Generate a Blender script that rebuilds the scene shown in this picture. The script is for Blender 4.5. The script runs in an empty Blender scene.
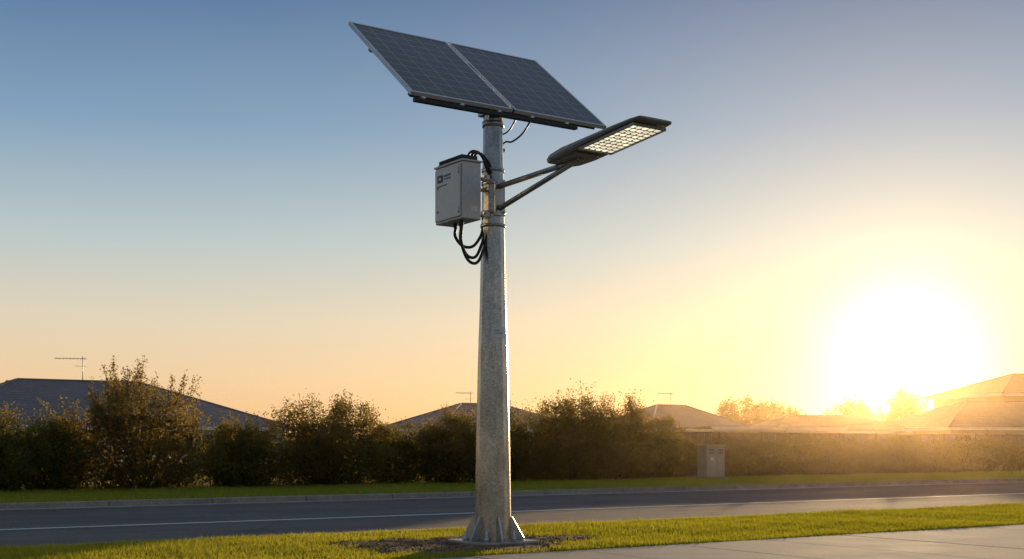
import bpy, bmesh, math
import numpy as np
from mathutils import Vector, Matrix
rng = np.random.default_rng(7)
scene = bpy.context.scene
A = math.radians(34)
U = Vector((math.cos(A), math.sin(A), 0)); N = Vector((-math.sin(A), math.cos(A), 0)); V = -N; Z = Vector((0,0,1))
def P(s,t,z=0.0): return U*s + N*t + Z*z
Un=np.array(U); Nn=np.array(N)
SUN_AZ=math.radians(17.2); SUN_EL=math.radians(4.2)
S = Vector((math.sin(SUN_AZ)*math.cos(SUN_EL), math.cos(SUN_AZ)*math.cos(SUN_EL), math.sin(SUN_EL)))

# ------------------------------------------------------------------ materials
class NT:
    def __init__(s, mat):
        mat.use_nodes=True; s.nt=mat.node_tree; s.nt.nodes.clear()
    def n(s,t,**kw):
        nd=s.nt.nodes.new(t)
        for k,v in kw.items():
            if k.startswith('i_'):
                key=k[2:]
                key=int(key) if key.isdigit() else key.replace('_',' ')
                nd.inputs[key].default_value=v
            else: setattr(nd,k,v)
        return nd
    def l(s,a,b): s.nt.links.new(a,b)
    def math(s,op,a,b=None,c=None):
        nd=s.nt.nodes.new('ShaderNodeMath'); nd.operation=op
        for i,v in enumerate((a,b,c)):
            if v is None: continue
            if isinstance(v,(int,float)): nd.inputs[i].default_value=v
            else: s.l(v,nd.inputs[i])
        return nd.outputs[0]
    def ramp(s,fac,pts):
        nd=s.nt.nodes.new('ShaderNodeValToRGB'); e=nd.color_ramp.elements
        while len(e)<len(pts): e.new(0.5)
        for i,(p,c) in enumerate(pts):
            e[i].position=p; e[i].color=(c[0],c[1],c[2],1)
        s.l(fac,nd.inputs[0]); return nd.outputs[0]
    def mul(s,a,b):
        m=s.n('ShaderNodeMix',data_type='RGBA',blend_type='MULTIPLY'); m.inputs[0].default_value=1
        s.l(a,m.inputs[6]); s.l(b,m.inputs[7]); return m.outputs[2]
def g(v): return (v,v,v)

def mat_noise(name, c1, c2, scale=5.0, rough=0.8, metallic=0.0, bump=0.2, bscale=60.0, bdist=0.01, c3=None, spec=0.5, detail=8.0, vor=None):
    m=bpy.data.materials.new(name); k=NT(m)
    tc=k.n('ShaderNodeTexCoord'); co=tc.outputs['Object']
    nz=k.n('ShaderNodeTexNoise',i_Scale=scale,i_Detail=detail,i_Roughness=0.6); k.l(co,nz.inputs['Vector'])
    pts=[(0.3,c1),(0.7,c2)] if c3 is None else [(0.28,c1),(0.5,c2),(0.74,c3)]
    col=k.ramp(nz.outputs['Fac'],pts)
    nb=k.n('ShaderNodeTexNoise',i_Scale=bscale,i_Detail=4.0); k.l(co,nb.inputs['Vector'])
    colo=k.mul(col,k.ramp(nb.outputs['Fac'],[(0.3,g(0.75)),(0.7,g(1.18))]))
    b=k.n('ShaderNodeBsdfPrincipled',i_Metallic=metallic,i_Roughness=rough)
    b.inputs['Specular IOR Level'].default_value=spec
    k.l(colo,b.inputs['Base Color'])
    rr=k.math('MULTIPLY_ADD',nz.outputs['Fac'],0.25,rough-0.12); k.l(rr,b.inputs['Roughness'])
    bp=k.n('ShaderNodeBump',i_Strength=bump,i_Distance=bdist); k.l(nb.outputs['Fac'],bp.inputs['Height']); k.l(bp.outputs[0],b.inputs['Normal'])
    o=k.n('ShaderNodeOutputMaterial'); k.l(b.outputs[0],o.inputs[0])
    return m

def mat_asphalt(name):
    m=bpy.data.materials.new(name); k=NT(m)
    tc=k.n('ShaderNodeTexCoord'); co=tc.outputs['Object']
    # long faint wear streaks running with the traffic
    mp=k.n('ShaderNodeMapping'); mp.inputs['Rotation'].default_value=(0,0,-A); k.l(co,mp.inputs[0])
    mp2=k.n('ShaderNodeMapping'); mp2.inputs['Scale'].default_value=(0.05,1.1,1); k.l(mp.outputs[0],mp2.inputs[0])
    ns=k.n('ShaderNodeTexNoise',i_Scale=1.0,i_Detail=6.0,i_Roughness=0.6); k.l(mp2.outputs[0],ns.inputs['Vector'])
    nz=k.n('ShaderNodeTexNoise',i_Scale=0.35,i_Detail=8.0,i_Roughness=0.6); k.l(co,nz.inputs['Vector'])
    nb=k.n('ShaderNodeTexNoise',i_Scale=45.0,i_Detail=4.0); k.l(co,nb.inputs['Vector'])
    c=k.ramp(nz.outputs['Fac'],[(0.3,(0.125,0.108,0.096)),(0.7,(0.17,0.148,0.132))])
    c=k.mul(c,k.ramp(ns.outputs['Fac'],[(0.3,g(0.78)),(0.7,g(1.15))]))
    c=k.mul(c,k.ramp(nb.outputs['Fac'],[(0.3,g(0.75)),(0.7,g(1.2))]))
    # hairline cracks
    v=k.n('ShaderNodeTexVoronoi',feature='DISTANCE_TO_EDGE',i_Scale=0.28); nw=k.n('ShaderNodeTexNoise',i_Scale=1.5,i_Detail=5.0); k.l(co,nw.inputs['Vector'])
    va=k.n('ShaderNodeVectorMath',operation='ADD'); vs_=k.n('ShaderNodeVectorMath',operation='SCALE'); vs_.inputs['Scale'].default_value=1.6
    k.l(nw.outputs['Color'],vs_.inputs[0]); k.l(co,va.inputs[0]); k.l(vs_.outputs[0],va.inputs[1]); k.l(va.outputs[0],v.inputs['Vector'])
    c=k.mul(c,k.ramp(v.outputs['Distance'],[(0.0,g(0.45)),(0.008,g(1.0))]))
    b=k.n('ShaderNodeBsdfPrincipled',i_Roughness=0.9); b.inputs['Specular IOR Level'].default_value=0.2; k.l(c,b.inputs['Base Color'])
    bp=k.n('ShaderNodeBump',i_Strength=0.6,i_Distance=0.012); k.l(nb.outputs['Fac'],bp.inputs['Height']); k.l(bp.outputs[0],b.inputs['Normal'])
    o=k.n('ShaderNodeOutputMaterial'); k.l(b.outputs[0],o.inputs[0]); return m

def mat_galv(name):
    m=bpy.data.materials.new(name); k=NT(m)
    tc=k.n('ShaderNodeTexCoord'); mp=k.n('ShaderNodeMapping'); mp.inputs['Scale'].default_value=(1,1,0.25); k.l(tc.outputs['Object'],mp.inputs[0])
    n1=k.n('ShaderNodeTexNoise',i_Scale=16.0,i_Detail=7.0,i_Roughness=0.65); k.l(mp.outputs[0],n1.inputs['Vector'])
    n2=k.n('ShaderNodeTexNoise',i_Scale=1.8,i_Detail=5.0); k.l(tc.outputs['Object'],n2.inputs['Vector'])
    c1=k.ramp(n2.outputs['Fac'],[(0.3,(0.33,0.335,0.34)),(0.7,(0.50,0.50,0.49))])
    c2=k.ramp(n1.outputs['Fac'],[(0.32,g(0.70)),(0.5,g(1.0)),(0.7,g(1.22))])
    v=k.n('ShaderNodeTexVoronoi',i_Scale=55.0); k.l(tc.outputs['Object'],v.inputs['Vector'])
    sc=k.n('ShaderNodeSeparateColor'); k.l(v.outputs['Color'],sc.inputs[0])
    c3=k.ramp(sc.outputs[0],[(0,g(0.82)),(1,g(1.14))])
    col=k.mul(k.mul(c1,c2),c3)
    b=k.n('ShaderNodeBsdfPrincipled',i_Metallic=0.95); k.l(col,b.inputs['Base Color'])
    r=k.math('ADD',k.math('MULTIPLY_ADD',sc.outputs[1],0.12,0.17),k.math('MULTIPLY',n1.outputs['Fac'],0.14)); k.l(r,b.inputs['Roughness'])
    bp=k.n('ShaderNodeBump',i_Strength=0.2,i_Distance=0.003); k.l(n1.outputs['Fac'],bp.inputs['Height']); k.l(bp.outputs[0],b.inputs['Normal'])
    o=k.n('ShaderNodeOutputMaterial'); k.l(b.outputs[0],o.inputs[0]); return m

def mat_leaf(name, dark, mid, lite, trans=0.45, tcol=(0.25,0.22,0.04), patch=0.6):
    m=bpy.data.materials.new(name); k=NT(m)
    geo=k.n('ShaderNodeNewGeometry'); tc=k.n('ShaderNodeTexCoord')
    nz=k.n('ShaderNodeTexNoise',i_Scale=patch,i_Detail=4.0); k.l(tc.outputs['Object'],nz.inputs['Vector'])
    f=k.math('MULTIPLY_ADD',geo.outputs['Random Per Island'],0.45,k.math('MULTIPLY_ADD',nz.outputs['Fac'],1.1,-0.3))
    col=k.ramp(f,[(0.05,dark),(0.45,mid),(0.95,lite)])
    b=k.n('ShaderNodeBsdfPrincipled',i_Roughness=0.55); b.inputs['Specular IOR Level'].default_value=0.25
    k.l(col,b.inputs['Base Color'])
    t=k.n('ShaderNodeBsdfTranslucent')
    mx=k.n('ShaderNodeMix',data_type='RGBA'); mx.inputs[0].default_value=0.6
    k.l(col,mx.inputs[6]); mx.inputs[7].default_value=(*tcol,1); k.l(mx.outputs[2],t.inputs[0])
    ms=k.n('ShaderNodeMixShader',i_0=trans); k.l(b.outputs[0],ms.inputs[1]); k.l(t.outputs[0],ms.inputs[2])
    o=k.n('ShaderNodeOutputMaterial'); k.l(ms.outputs[0],o.inputs[0]); return m

M={}
M['galv']=mat_galv('galvanised_steel')
M['galv2']=mat_noise('galvanised_fittings',(0.34,0.34,0.34),(0.50,0.50,0.49),scale=9,rough=0.34,metallic=0.85,bump=0.1)
M['alu']=mat_noise('aluminium_frame',(0.5,0.5,0.5),(0.62,0.62,0.62),scale=3,rough=0.32,metallic=0.8,bump=0.03)
M['black']=mat_noise('black_rail',(0.018,0.018,0.018),(0.035,0.035,0.035),scale=8,rough=0.5,bump=0.05)
M['rubber']=mat_noise('black_cable',(0.01,0.01,0.01),(0.02,0.02,0.02),scale=8,rough=0.45,bump=0.05)
M['box']=mat_noise('grey_powder_coat',(0.54,0.54,0.53),(0.64,0.63,0.61),scale=2.5,rough=0.38,bump=0.06,bscale=90,bdist=0.002,metallic=0.3)
M['lamp']=mat_noise('lamp_housing_paint',(0.28,0.275,0.265),(0.36,0.35,0.34),scale=4,rough=0.40,metallic=0.4,bump=0.05)
M['tray']=mat_noise('led_reflector_tray',(0.30,0.27,0.2),(0.38,0.34,0.26),scale=4,rough=0.35,metallic=0.5,bump=0.05)
M['white']=mat_noise('white_label',(0.80,0.80,0.78),(0.88,0.88,0.86),scale=8,rough=0.5,bump=0.02)
M['ink']=mat_noise('label_ink',(0.03,0.05,0.12),(0.05,0.07,0.15),scale=8,rough=0.5,bump=0.02)
M['asphalt']=mat_asphalt('asphalt')
M['conc']=mat_noise('concrete',(0.25,0.225,0.195),(0.38,0.345,0.30),scale=1.3,rough=0.9,bump=0.25,bscale=50,bdist=0.005,spec=0.3)
M['kerb']=mat_noise('kerb_concrete',(0.26,0.235,0.2),(0.42,0.38,0.32),scale=2.2,rough=0.9,bump=0.3,bscale=30,spec=0.3)
M['soil']=mat_noise('soil',(0.10,0.062,0.036),(0.20,0.13,0.075),scale=5,rough=0.95,bump=1.0,bscale=22,bdist=0.05,spec=0.15,c3=(0.33,0.235,0.14))
M['turf']=mat_noise('turf_base',(0.05,0.06,0.012),(0.10,0.115,0.02),scale=1.5,rough=0.95,bump=0.8,bscale=30,bdist=0.03,spec=0.15)
M['ground']=mat_noise('ground_dry_grass',(0.045,0.05,0.02),(0.1,0.09,0.04),scale=0.1,rough=0.95,bump=0.5,bscale=4,bdist=0.05,spec=0.15)
M['bark']=mat_noise('bark',(0.04,0.03,0.02),(0.1,0.075,0.05),scale=9,rough=0.9,bump=0.5)
M['roof']=mat_noise('slate_roof',(0.085,0.102,0.128),(0.125,0.148,0.178),scale=1.0,rough=0.6,bump=0.3,bscale=6)
M['roof2']=mat_noise('brown_roof',(0.15,0.115,0.085),(0.22,0.17,0.125),scale=1.0,rough=0.7,bump=0.3,bscale=6)
M['wall']=mat_noise('rendered_wall',(0.42,0.36,0.28),(0.52,0.45,0.36),scale=0.8,rough=0.9,bump=0.2)
M['wall2']=mat_noise('pale_wall',(0.60,0.59,0.57),(0.72,0.71,0.68),scale=0.8,rough=0.9,bump=0.2)
M['trim']=mat_noise('white_trim',(0.70,0.70,0.68),(0.82,0.82,0.80),scale=2,rough=0.5,bump=0.03)
M['fence']=mat_noise('fence_steel',(0.12,0.085,0.06),(0.18,0.13,0.09),scale=1.5,rough=0.6,bump=0.1)
M['cab']=mat_noise('cabinet_paint',(0.36,0.35,0.30),(0.46,0.45,0.40),scale=3,rough=0.6,bump=0.1)
M['leaf']=mat_leaf('shrub_leaves',(0.020,0.032,0.008),(0.05,0.07,0.018),(0.12,0.135,0.035),trans=0.55,tcol=(0.50,0.36,0.05))
M['leaf2']=mat_leaf('shrub_leaves_olive',(0.030,0.035,0.011),(0.07,0.078,0.024),(0.15,0.135,0.04),trans=0.57,tcol=(0.55,0.36,0.06))
M['leaft']=mat_leaf('tree_leaves',(0.03,0.036,0.012),(0.06,0.065,0.02),(0.12,0.11,0.03),trans=0.5,tcol=(0.5,0.28,0.06),patch=0.3)
M['grass']=mat_leaf('grass_blades',(0.045,0.085,0.01),(0.12,0.175,0.018),(0.30,0.28,0.045),trans=0.6,tcol=(0.74,0.66,0.04),patch=1.3)
M['grass2']=mat_leaf('grass_blades_far',(0.11,0.15,0.02),(0.2,0.24,0.03),(0.34,0.32,0.06),trans=0.6,tcol=(0.72,0.66,0.05),patch=0.8)  # same grass, colours brightened to offset the hedge's shade

def mat_glass():
    m=bpy.data.materials.new('window_glass'); k=NT(m)
    tc=k.n('ShaderNodeTexCoord'); nz=k.n('ShaderNodeTexNoise',i_Scale=0.7); k.l(tc.outputs['Object'],nz.inputs['Vector'])
    col=k.ramp(nz.outputs['Fac'],[(0.3,(0.01,0.012,0.015)),(0.7,(0.05,0.05,0.05))])
    b=k.n('ShaderNodeBsdfPrincipled',i_Roughness=0.08); k.l(col,b.inputs['Base Color'])
    o=k.n('ShaderNodeOutputMaterial'); k.l(b.outputs[0],o.inputs[0]); return m
M['glass']=mat_glass()

def mat_paintline():
    m=bpy.data.materials.new('road_paint'); k=NT(m)
    tc=k.n('ShaderNodeTexCoord'); nz=k.n('ShaderNodeTexNoise',i_Scale=9.0,i_Detail=8.0,i_Roughness=0.75); k.l(tc.outputs['Object'],nz.inputs['Vector'])
    col=k.ramp(nz.outputs['Fac'],[(0.30,(0.25,0.225,0.2)),(0.42,(0.72,0.70,0.66)),(0.8,(0.85,0.83,0.78))])
    b=k.n('ShaderNodeBsdfPrincipled',i_Roughness=0.7); k.l(col,b.inputs['Base Color'])
    o=k.n('ShaderNodeOutputMaterial'); k.l(b.outputs[0],o.inputs[0]); return m
M['line']=mat_paintline()

def mat_cells():
    m=bpy.data.materials.new('solar_cells'); k=NT(m)
    uv=k.n('ShaderNodeUVMap'); sx=k.n('ShaderNodeSeparateXYZ'); k.l(uv.outputs[0],sx.inputs[0])
    def grid(o,n,w):
        f=k.math('FRACT',k.math('MULTIPLY',o,n)); d=k.math('ABSOLUTE',k.math('SUBTRACT',f,0.5))
        return k.math('GREATER_THAN',d,0.5-w)
    gx=grid(sx.outputs[0],6,0.022); gy=grid(sx.outputs[1],10,0.028)
    bb=grid(sx.outputs[0],18,0.018)
    line=k.math('MAXIMUM',gx,gy)
    cx=k.math('FLOOR',k.math('MULTIPLY',sx.outputs[0],6)); cy=k.math('FLOOR',k.math('MULTIPLY',sx.outputs[1],10))
    cmb=k.n('ShaderNodeCombineXYZ'); k.l(cx,cmb.inputs[0]); k.l(cy,cmb.inputs[1])
    wn=k.n('ShaderNodeTexWhiteNoise'); k.l(cmb.outputs[0],wn.inputs['Vector'])
    tc=k.n('ShaderNodeTexCoord'); vo=k.n('ShaderNodeTexVoronoi',i_Scale=40.0); k.l(tc.outputs['Object'],vo.inputs['Vector'])
    sc=k.n('ShaderNodeSeparateColor'); k.l(vo.outputs['Color'],sc.inputs[0])
    f=k.math('MULTIPLY_ADD',wn.outputs['Value'],0.5,k.math('MULTIPLY',sc.outputs[0],0.5))
    col=k.ramp(f,[(0.0,(0.016,0.015,0.017)),(1.0,(0.048,0.044,0.046))])
    m0=k.n('ShaderNodeMix',data_type='RGBA'); k.l(k.math('MULTIPLY',bb,0.3),m0.inputs[0]); k.l(col,m0.inputs[6]); m0.inputs[7].default_value=(0.2,0.21,0.22,1)
    m1=k.n('ShaderNodeMix',data_type='RGBA'); k.l(line,m1.inputs[0]); k.l(m0.outputs[2],m1.inputs[6]); m1.inputs[7].default_value=(0.30,0.30,0.30,1)
    b=k.n('ShaderNodeBsdfPrincipled',i_Roughness=0.22); k.l(m1.outputs[2],b.inputs['Base Color'])
    nz=k.n('ShaderNodeTexNoise',i_Scale=2.0,i_Detail=6.0); k.l(tc.outputs['Object'],nz.inputs['Vector'])
    k.l(k.math('MULTIPLY_ADD',nz.outputs['Fac'],0.2,0.04),b.inputs['Roughness'])
    b.inputs['Specular IOR Level'].default_value=0.22
    o=k.n('ShaderNodeOutputMaterial'); k.l(b.outputs[0],o.inputs[0]); return m
M['cells']=mat_cells()
def mat_led():
    m=bpy.data.materials.new('led_lens'); k=NT(m)
    geo=k.n('ShaderNodeNewGeometry')
    st=k.math('MULTIPLY_ADD',geo.outputs['Random Per Island'],0.5,0.75)
    e=k.n('ShaderNodeEmission'); e.inputs[0].default_value=(1.0,0.88,0.62,1); k.l(st,e.inputs[1])
    o=k.n('ShaderNodeOutputMaterial'); k.l(e.outputs[0],o.inputs[0]); return m
M['led']=mat_led()

# ------------------------------------------------------------------ mesh helpers
def empty(name,loc):
    e=bpy.data.objects.new(name,None); e.empty_display_size=0.3; e.location=loc
    scene.collection.objects.link(e); e['w']=list(loc); return e
def setparent(o,par):
    if par is not None:
        o.parent=par; o.matrix_parent_inverse=Matrix.Translation(-Vector(par['w']))
def mesh_obj(name,verts,faces,mats,parent=None,midx=None,smooth=False,bevel=0,uv=None):
    me=bpy.data.meshes.new(name); me.from_pydata([tuple(v) for v in verts],[],faces)
    for m in (mats if isinstance(mats,list) else [mats]): me.materials.append(m)
    if midx is not None: me.polygons.foreach_set('material_index',midx)
    if smooth: me.polygons.foreach_set('use_smooth',[True]*len(faces))
    if uv:
        l=me.uv_layers.new(name='UVMap')
        for i,c in enumerate(uv): l.data[i].uv=c
    me.update()
    o=bpy.data.objects.new(name,me); scene.collection.objects.link(o); setparent(o,parent)
    if bevel:
        b=o.modifiers.new('bevel','BEVEL'); b.width=bevel; b.segments=2; b.limit_method='ANGLE'
    return o
def poly_np(name,co,nv,midx,mats,parent=None):
    co=np.asarray(co,dtype=np.float32).reshape(-1,3); n=len(co)//nv
    me=bpy.data.meshes.new(name)
    me.vertices.add(n*nv); me.vertices.foreach_set('co',co.ravel())
    me.loops.add(n*nv); me.loops.foreach_set('vertex_index',np.arange(n*nv,dtype=np.int32))
    me.polygons.add(n); me.polygons.foreach_set('loop_start',np.arange(0,n*nv,nv,dtype=np.int32))
    try: me.polygons.foreach_set('loop_total',np.full(n,nv,dtype=np.int32))
    except Exception: pass
    for m in mats: me.materials.append(m)
    if midx is not None: me.polygons.foreach_set('material_index',np.asarray(midx,dtype=np.int32))
    me.update(calc_edges=True)
    o=bpy.data.objects.new(name,me); scene.collection.objects.link(o); setparent(o,parent); return o
def quads_obj(name,co,midx,mats,parent=None): return poly_np(name,co,4,midx,mats,parent)
def tris_obj(name,co,mats,parent=None): return poly_np(name,co,3,None,mats,parent)
BF=[(0,3,2,1),(4,5,6,7),(0,1,5,4),(1,2,6,5),(2,3,7,6),(3,0,4,7)]
def boxv(c,ax,ay,az,sx,sy,sz):
    c=Vector(c); r=[]
    for dz in (-1,1):
        for dx,dy in ((-1,-1),(1,-1),(1,1),(-1,1)):
            r.append(c+ax*(dx*sx/2)+ay*(dy*sy/2)+az*(dz*sz/2))
    return r
def box(name,c,size,mat,parent=None,ax=U,ay=N,az=Z,bevel=0.0):
    return mesh_obj(name,boxv(c,ax,ay,az,*size),BF,mat,parent,bevel=bevel)
def boxes(name,lst,mat,parent=None,bevel=0.0):
    vs=[];fs=[]
    for it in lst:
        c,size=it[0],it[1]; ax,ay,az=it[2] if len(it)>2 else (U,N,Z)
        b=len(vs); vs+=boxv(c,ax,ay,az,*size); fs+=[tuple(i+b for i in f) for f in BF]
    return mesh_obj(name,vs,fs,mat,parent,bevel=bevel)
def frame_of(d):
    d=d.normalized(); a=Vector((0,0,1)) if abs(d.z)<0.95 else Vector((1,0,0))
    x=d.cross(a).normalized(); y=d.cross(x).normalized(); return x,y
def rod_geo(p0,p1,r0,r1,seg=16):
    x,y=frame_of(p1-p0); vs=[];fs=[]
    for p,r in ((p0,r0),(p1,r1)):
        for i in range(seg):
            a=2*math.pi*i/seg; vs.append(p+x*(r*math.cos(a))+y*(r*math.sin(a)))
    for i in range(seg):
        j=(i+1)%seg; fs.append((i,i+seg,j+seg,j))
    fs.append(tuple(range(seg))); fs.append(tuple(reversed(range(seg,2*seg)))); return vs,fs
def rods(name,lst,mat,parent=None,seg=16,bevel=0):
    vs=[];fs=[]
    for p0,p1,r0,r1 in lst:
        v,f=rod_geo(Vector(p0),Vector(p1),r0,r1,seg); b=len(vs); vs+=v; fs+=[tuple(i+b for i in q) for q in f]
    o=mesh_obj(name,vs,fs,mat,parent,bevel=bevel)
    for p in o.data.polygons: p.use_smooth=(len(p.vertices)==4)
    return o
def cable(name,pts,r,mat,parent=None):
    cu=bpy.data.curves.new(name,'CURVE'); cu.dimensions='3D'; cu.bevel_depth=r; cu.bevel_resolution=4; cu.resolution_u=10
    sp=cu.splines.new('BEZIER'); sp.bezier_points.add(len(pts)-1)
    for b,p in zip(sp.bezier_points,pts):
        b.co=p; b.handle_left_type='AUTO'; b.handle_right_type='AUTO'
    cu.materials.append(mat)
    o=bpy.data.objects.new(name,cu); scene.collection.objects.link(o); setparent(o,parent); return o

# ------------------------------------------------------------------ ground, road
def strip(name,s0,s1,t0,t1,z,mat,nz=1):
    return mesh_obj(name,[P(s0,t0,z),P(s1,t0,z),P(s1,t1,z),P(s0,t1,z)],[(0,1,2,3)],mat)
strip('ground',-3000,3000,-3000,3000,-0.14,M['ground'])
T0,T1=16.3,28.6
strip('road',-600,900,T0-0.1,T1+0.1,-0.12,M['asphalt'])
strip('road_centre_line',-600,900,21.61,21.79,-0.114,M['line'])
def slab(name,s0,s1,t0,t1,ztop,mat):
    return box(name,P((s0+s1)/2,(t0+t1)/2,ztop-0.15),(s1-s0,t1-t0,0.30),mat)
slab('grass_verge_ground',-300,500,-60,T0-0.16,0.0,M['turf'])
slab('far_verge_ground',-600,900,T1+0.16,900,0.0,M['turf'])
def kerb(name,tc,w,s0,s1):
    L=[];s=s0
    while s<s1:
        L.append((P(s+1.2,tc,-0.07+rng.uniform(-.004,.004)),(2.385,w,0.17)));s+=2.4
    return boxes(name,L,M['kerb'],bevel=0.02)
kerb('kerb',T0-0.075,0.15,-30,110)
kerb('kerb',T1+0.075,0.15,-30,150)
boxes('gutter',[(P(s+1.5,T1-0.2,-0.135),(2.99,0.4,0.05)) for s in np.arange(-30,150,3.0)],M['kerb'],bevel=0.004)
boxes('footpath',[(P(s+0.75,10.0,-0.03+rng.uniform(-.003,.003)),(1.488,3.9,0.1)) for s in np.arange(-18,60,1.5)],M['conc'],bevel=0.008)

# dirt patch round the pole
PX=Vector((-0.24,16.0,0))
def patch_r(a,seed=0):
    return 1+0.12*np.sin(3*a+1)+0.10*np.sin(5*a+2.2)+0.07*np.sin(11*a)+0.05*np.sin(17*a+1)
RS,RT=1.72,1.15
vs=[];n=96
cpatch=PX+Vector((-0.28,-0.06,0))
rings=[0.0,0.2,0.35,0.48,0.6,0.72,0.83,0.93,1.0]
vs.append(cpatch+Z*0.03)
for ri,rr in enumerate(rings[1:]):
    for i in range(n):
        a=2*math.pi*i/n; k=patch_r(a)*rr
        p=cpatch+U*(RS*k*math.cos(a))+N*(RT*k*math.sin(a))
        vs.append(p+Z*((0.03+rng.uniform(-0.012,0.015)) if rr<1 else 0.003))
fs=[(0,1+i,1+(i+1)%n) for i in range(n)]
for r in range(len(rings)-2):
    for i in range(n):
        j=(i+1)%n; a=1+r*n; b=a+n; fs.append((a+i,b+i,b+j,a+j))
mesh_obj('soil_patch',vs,fs,M['soil'],smooth=True)
def in_patch(x,y,scale=1.0):
    dx=x-cpatch.x; dy=y-cpatch.y
    ps=(dx*U.x+dy*U.y)/RS; pt=(dx*N.x+dy*N.y)/RT
    a=np.arctan2(pt,ps); return np.hypot(ps,pt)/patch_r(a)
nC=600; th=rng.uniform(0,2*np.pi,nC); rr=np.sqrt(rng.random(nC))*patch_r(th)*0.97
pp=np.array(cpatch)+ (RS*rr*np.cos(th))[:,None]*Un+(RT*rr*np.sin(th))[:,None]*Nn; vs=[];fs=[]
for p in pp:
    if abs((Vector(p)-PX).dot(U))<0.5 and abs((Vector(p)-PX).dot(N))<0.5: continue
    s_=rng.uniform(0.008,0.02); b=len(vs); d=rng.uniform(-1,1,(3,)); ax=Vector(d).normalized(); ay=ax.orthogonal().normalized(); az=ax.cross(ay)
    vs+=boxv(Vector(p)+Z*(0.032+s_*0.2),ax,ay,az,s_*rng.uniform(1,2.2),s_,s_*0.6); fs+=[tuple(i+b for i in f) for f in BF]
mesh_obj('soil_clods',vs,fs,M['soil'])

# ------------------------------------------------------------------ grass
def hnoise(x,y):
    return (np.sin(x*1.3+0.7*np.sin(y*1.9))+np.sin(y*1.7+1.1*np.sin(x*0.9))+0.6*np.sin(x*4.1+y*3.3)+0.5*np.sin(x*7.3-y*5.9))/3.1
def grass(name,s0,s1,t0,t1,dens,w,h0,h1,mask=None,zb=0.0,mat='grass'):
    n=int((s1-s0)*(t1-t0)*dens)
    s=rng.uniform(s0,s1,n); t=rng.uniform(t0,t1,n)
    x=s*Un[0]+t*Nn[0]; y=s*Un[1]+t*Nn[1]
    keep=np.ones(n,bool)
    if mask is not None: keep=mask(x,y,s,t)
    s,t,x,y=s[keep],t[keep],x[keep],y[keep]; n=len(x)
    q=hnoise(x,y)
    h=rng.uniform(h0,h1,n)*(1+0.35*q)*np.where(rng.random(n)<0.05,1.5,1.0)
    a=rng.uniform(0,2*np.pi,n); la=rng.uniform(0,2*np.pi,n); lean=h*rng.uniform(0.1,0.8,n)
    ww=w*rng.uniform(0.6,1.3,n)
    co=np.zeros((n,3,3),np.float32)
    co[:,0]=np.stack([x-np.cos(a)*ww/2,y-np.sin(a)*ww/2,np.full(n,zb-0.005)],1)
    co[:,1]=np.stack([x+np.cos(a)*ww/2,y+np.sin(a)*ww/2,np.full(n,zb-0.005)],1)
    co[:,2]=np.stack([x+np.cos(la)*lean,y+np.sin(la)*lean,zb+h],1)
    return tris_obj(name,co,[M[mat]])
def m_near(x,y,s,t):
    r=in_patch(x,y); q=hnoise(x*2,y*2)
    k=(r>0.97+0.12*q)|((r>0.75)&(rng.random(len(x))<0.06))
    edge=(t<16.16+0.05*hnoise(s*3,s)) 
    edge2=(t>12.0+0.04*hnoise(s*2.3,s*1.1))
    return k&edge&edge2
grass('grass',-4,40,11.9,16.25,2700,0.011,0.025,0.07,m_near)
grass('grass',-4,75,28.8,36,420,0.028,0.04,0.10,None,mat='grass2')

# ------------------------------------------------------------------ foliage
def leaf_quads(c,size,r):
    n=len(c); d=r.normal(size=(n,3)); d/=np.linalg.norm(d,axis=1)[:,None]+1e-9
    e=r.normal(size=(n,3)); e-= (e*d).sum(1)[:,None]*d; e/=np.linalg.norm(e,axis=1)[:,None]+1e-9
    L=(size*r.uniform(0.6,1.3,n))[:,None]; W=L*0.5
    return np.stack([c-d*L/2, c+e*W/2, c+d*L/2, c-e*W/2],1)
def twig_quads(p0,p1,r0,r1):
    p0=np.asarray(p0,float);p1=np.asarray(p1,float); d=p1-p0; n=len(p0)
    d=d/(np.linalg.norm(d,axis=1)[:,None]+1e-9)
    a=np.tile([0.31,0.9,0.2],(n,1)); x=np.cross(d,a); x/=np.linalg.norm(x,axis=1)[:,None]+1e-9; y=np.cross(d,x)
    out=[]
    an=[0,2.094,4.189]
    r0=np.asarray(r0).reshape(-1,1)*np.ones((n,1)); r1=np.asarray(r1).reshape(-1,1)*np.ones((n,1))
    for i in range(3):
        o0=x*math.cos(an[i])+y*math.sin(an[i]); o1=x*math.cos(an[(i+1)%3])+y*math.sin(an[(i+1)%3])
        out.append(np.stack([p0+o0*r0,p0+o1*r0,p1+o1*r1,p1+o0*r1],1))
    return np.concatenate(out)
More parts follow.
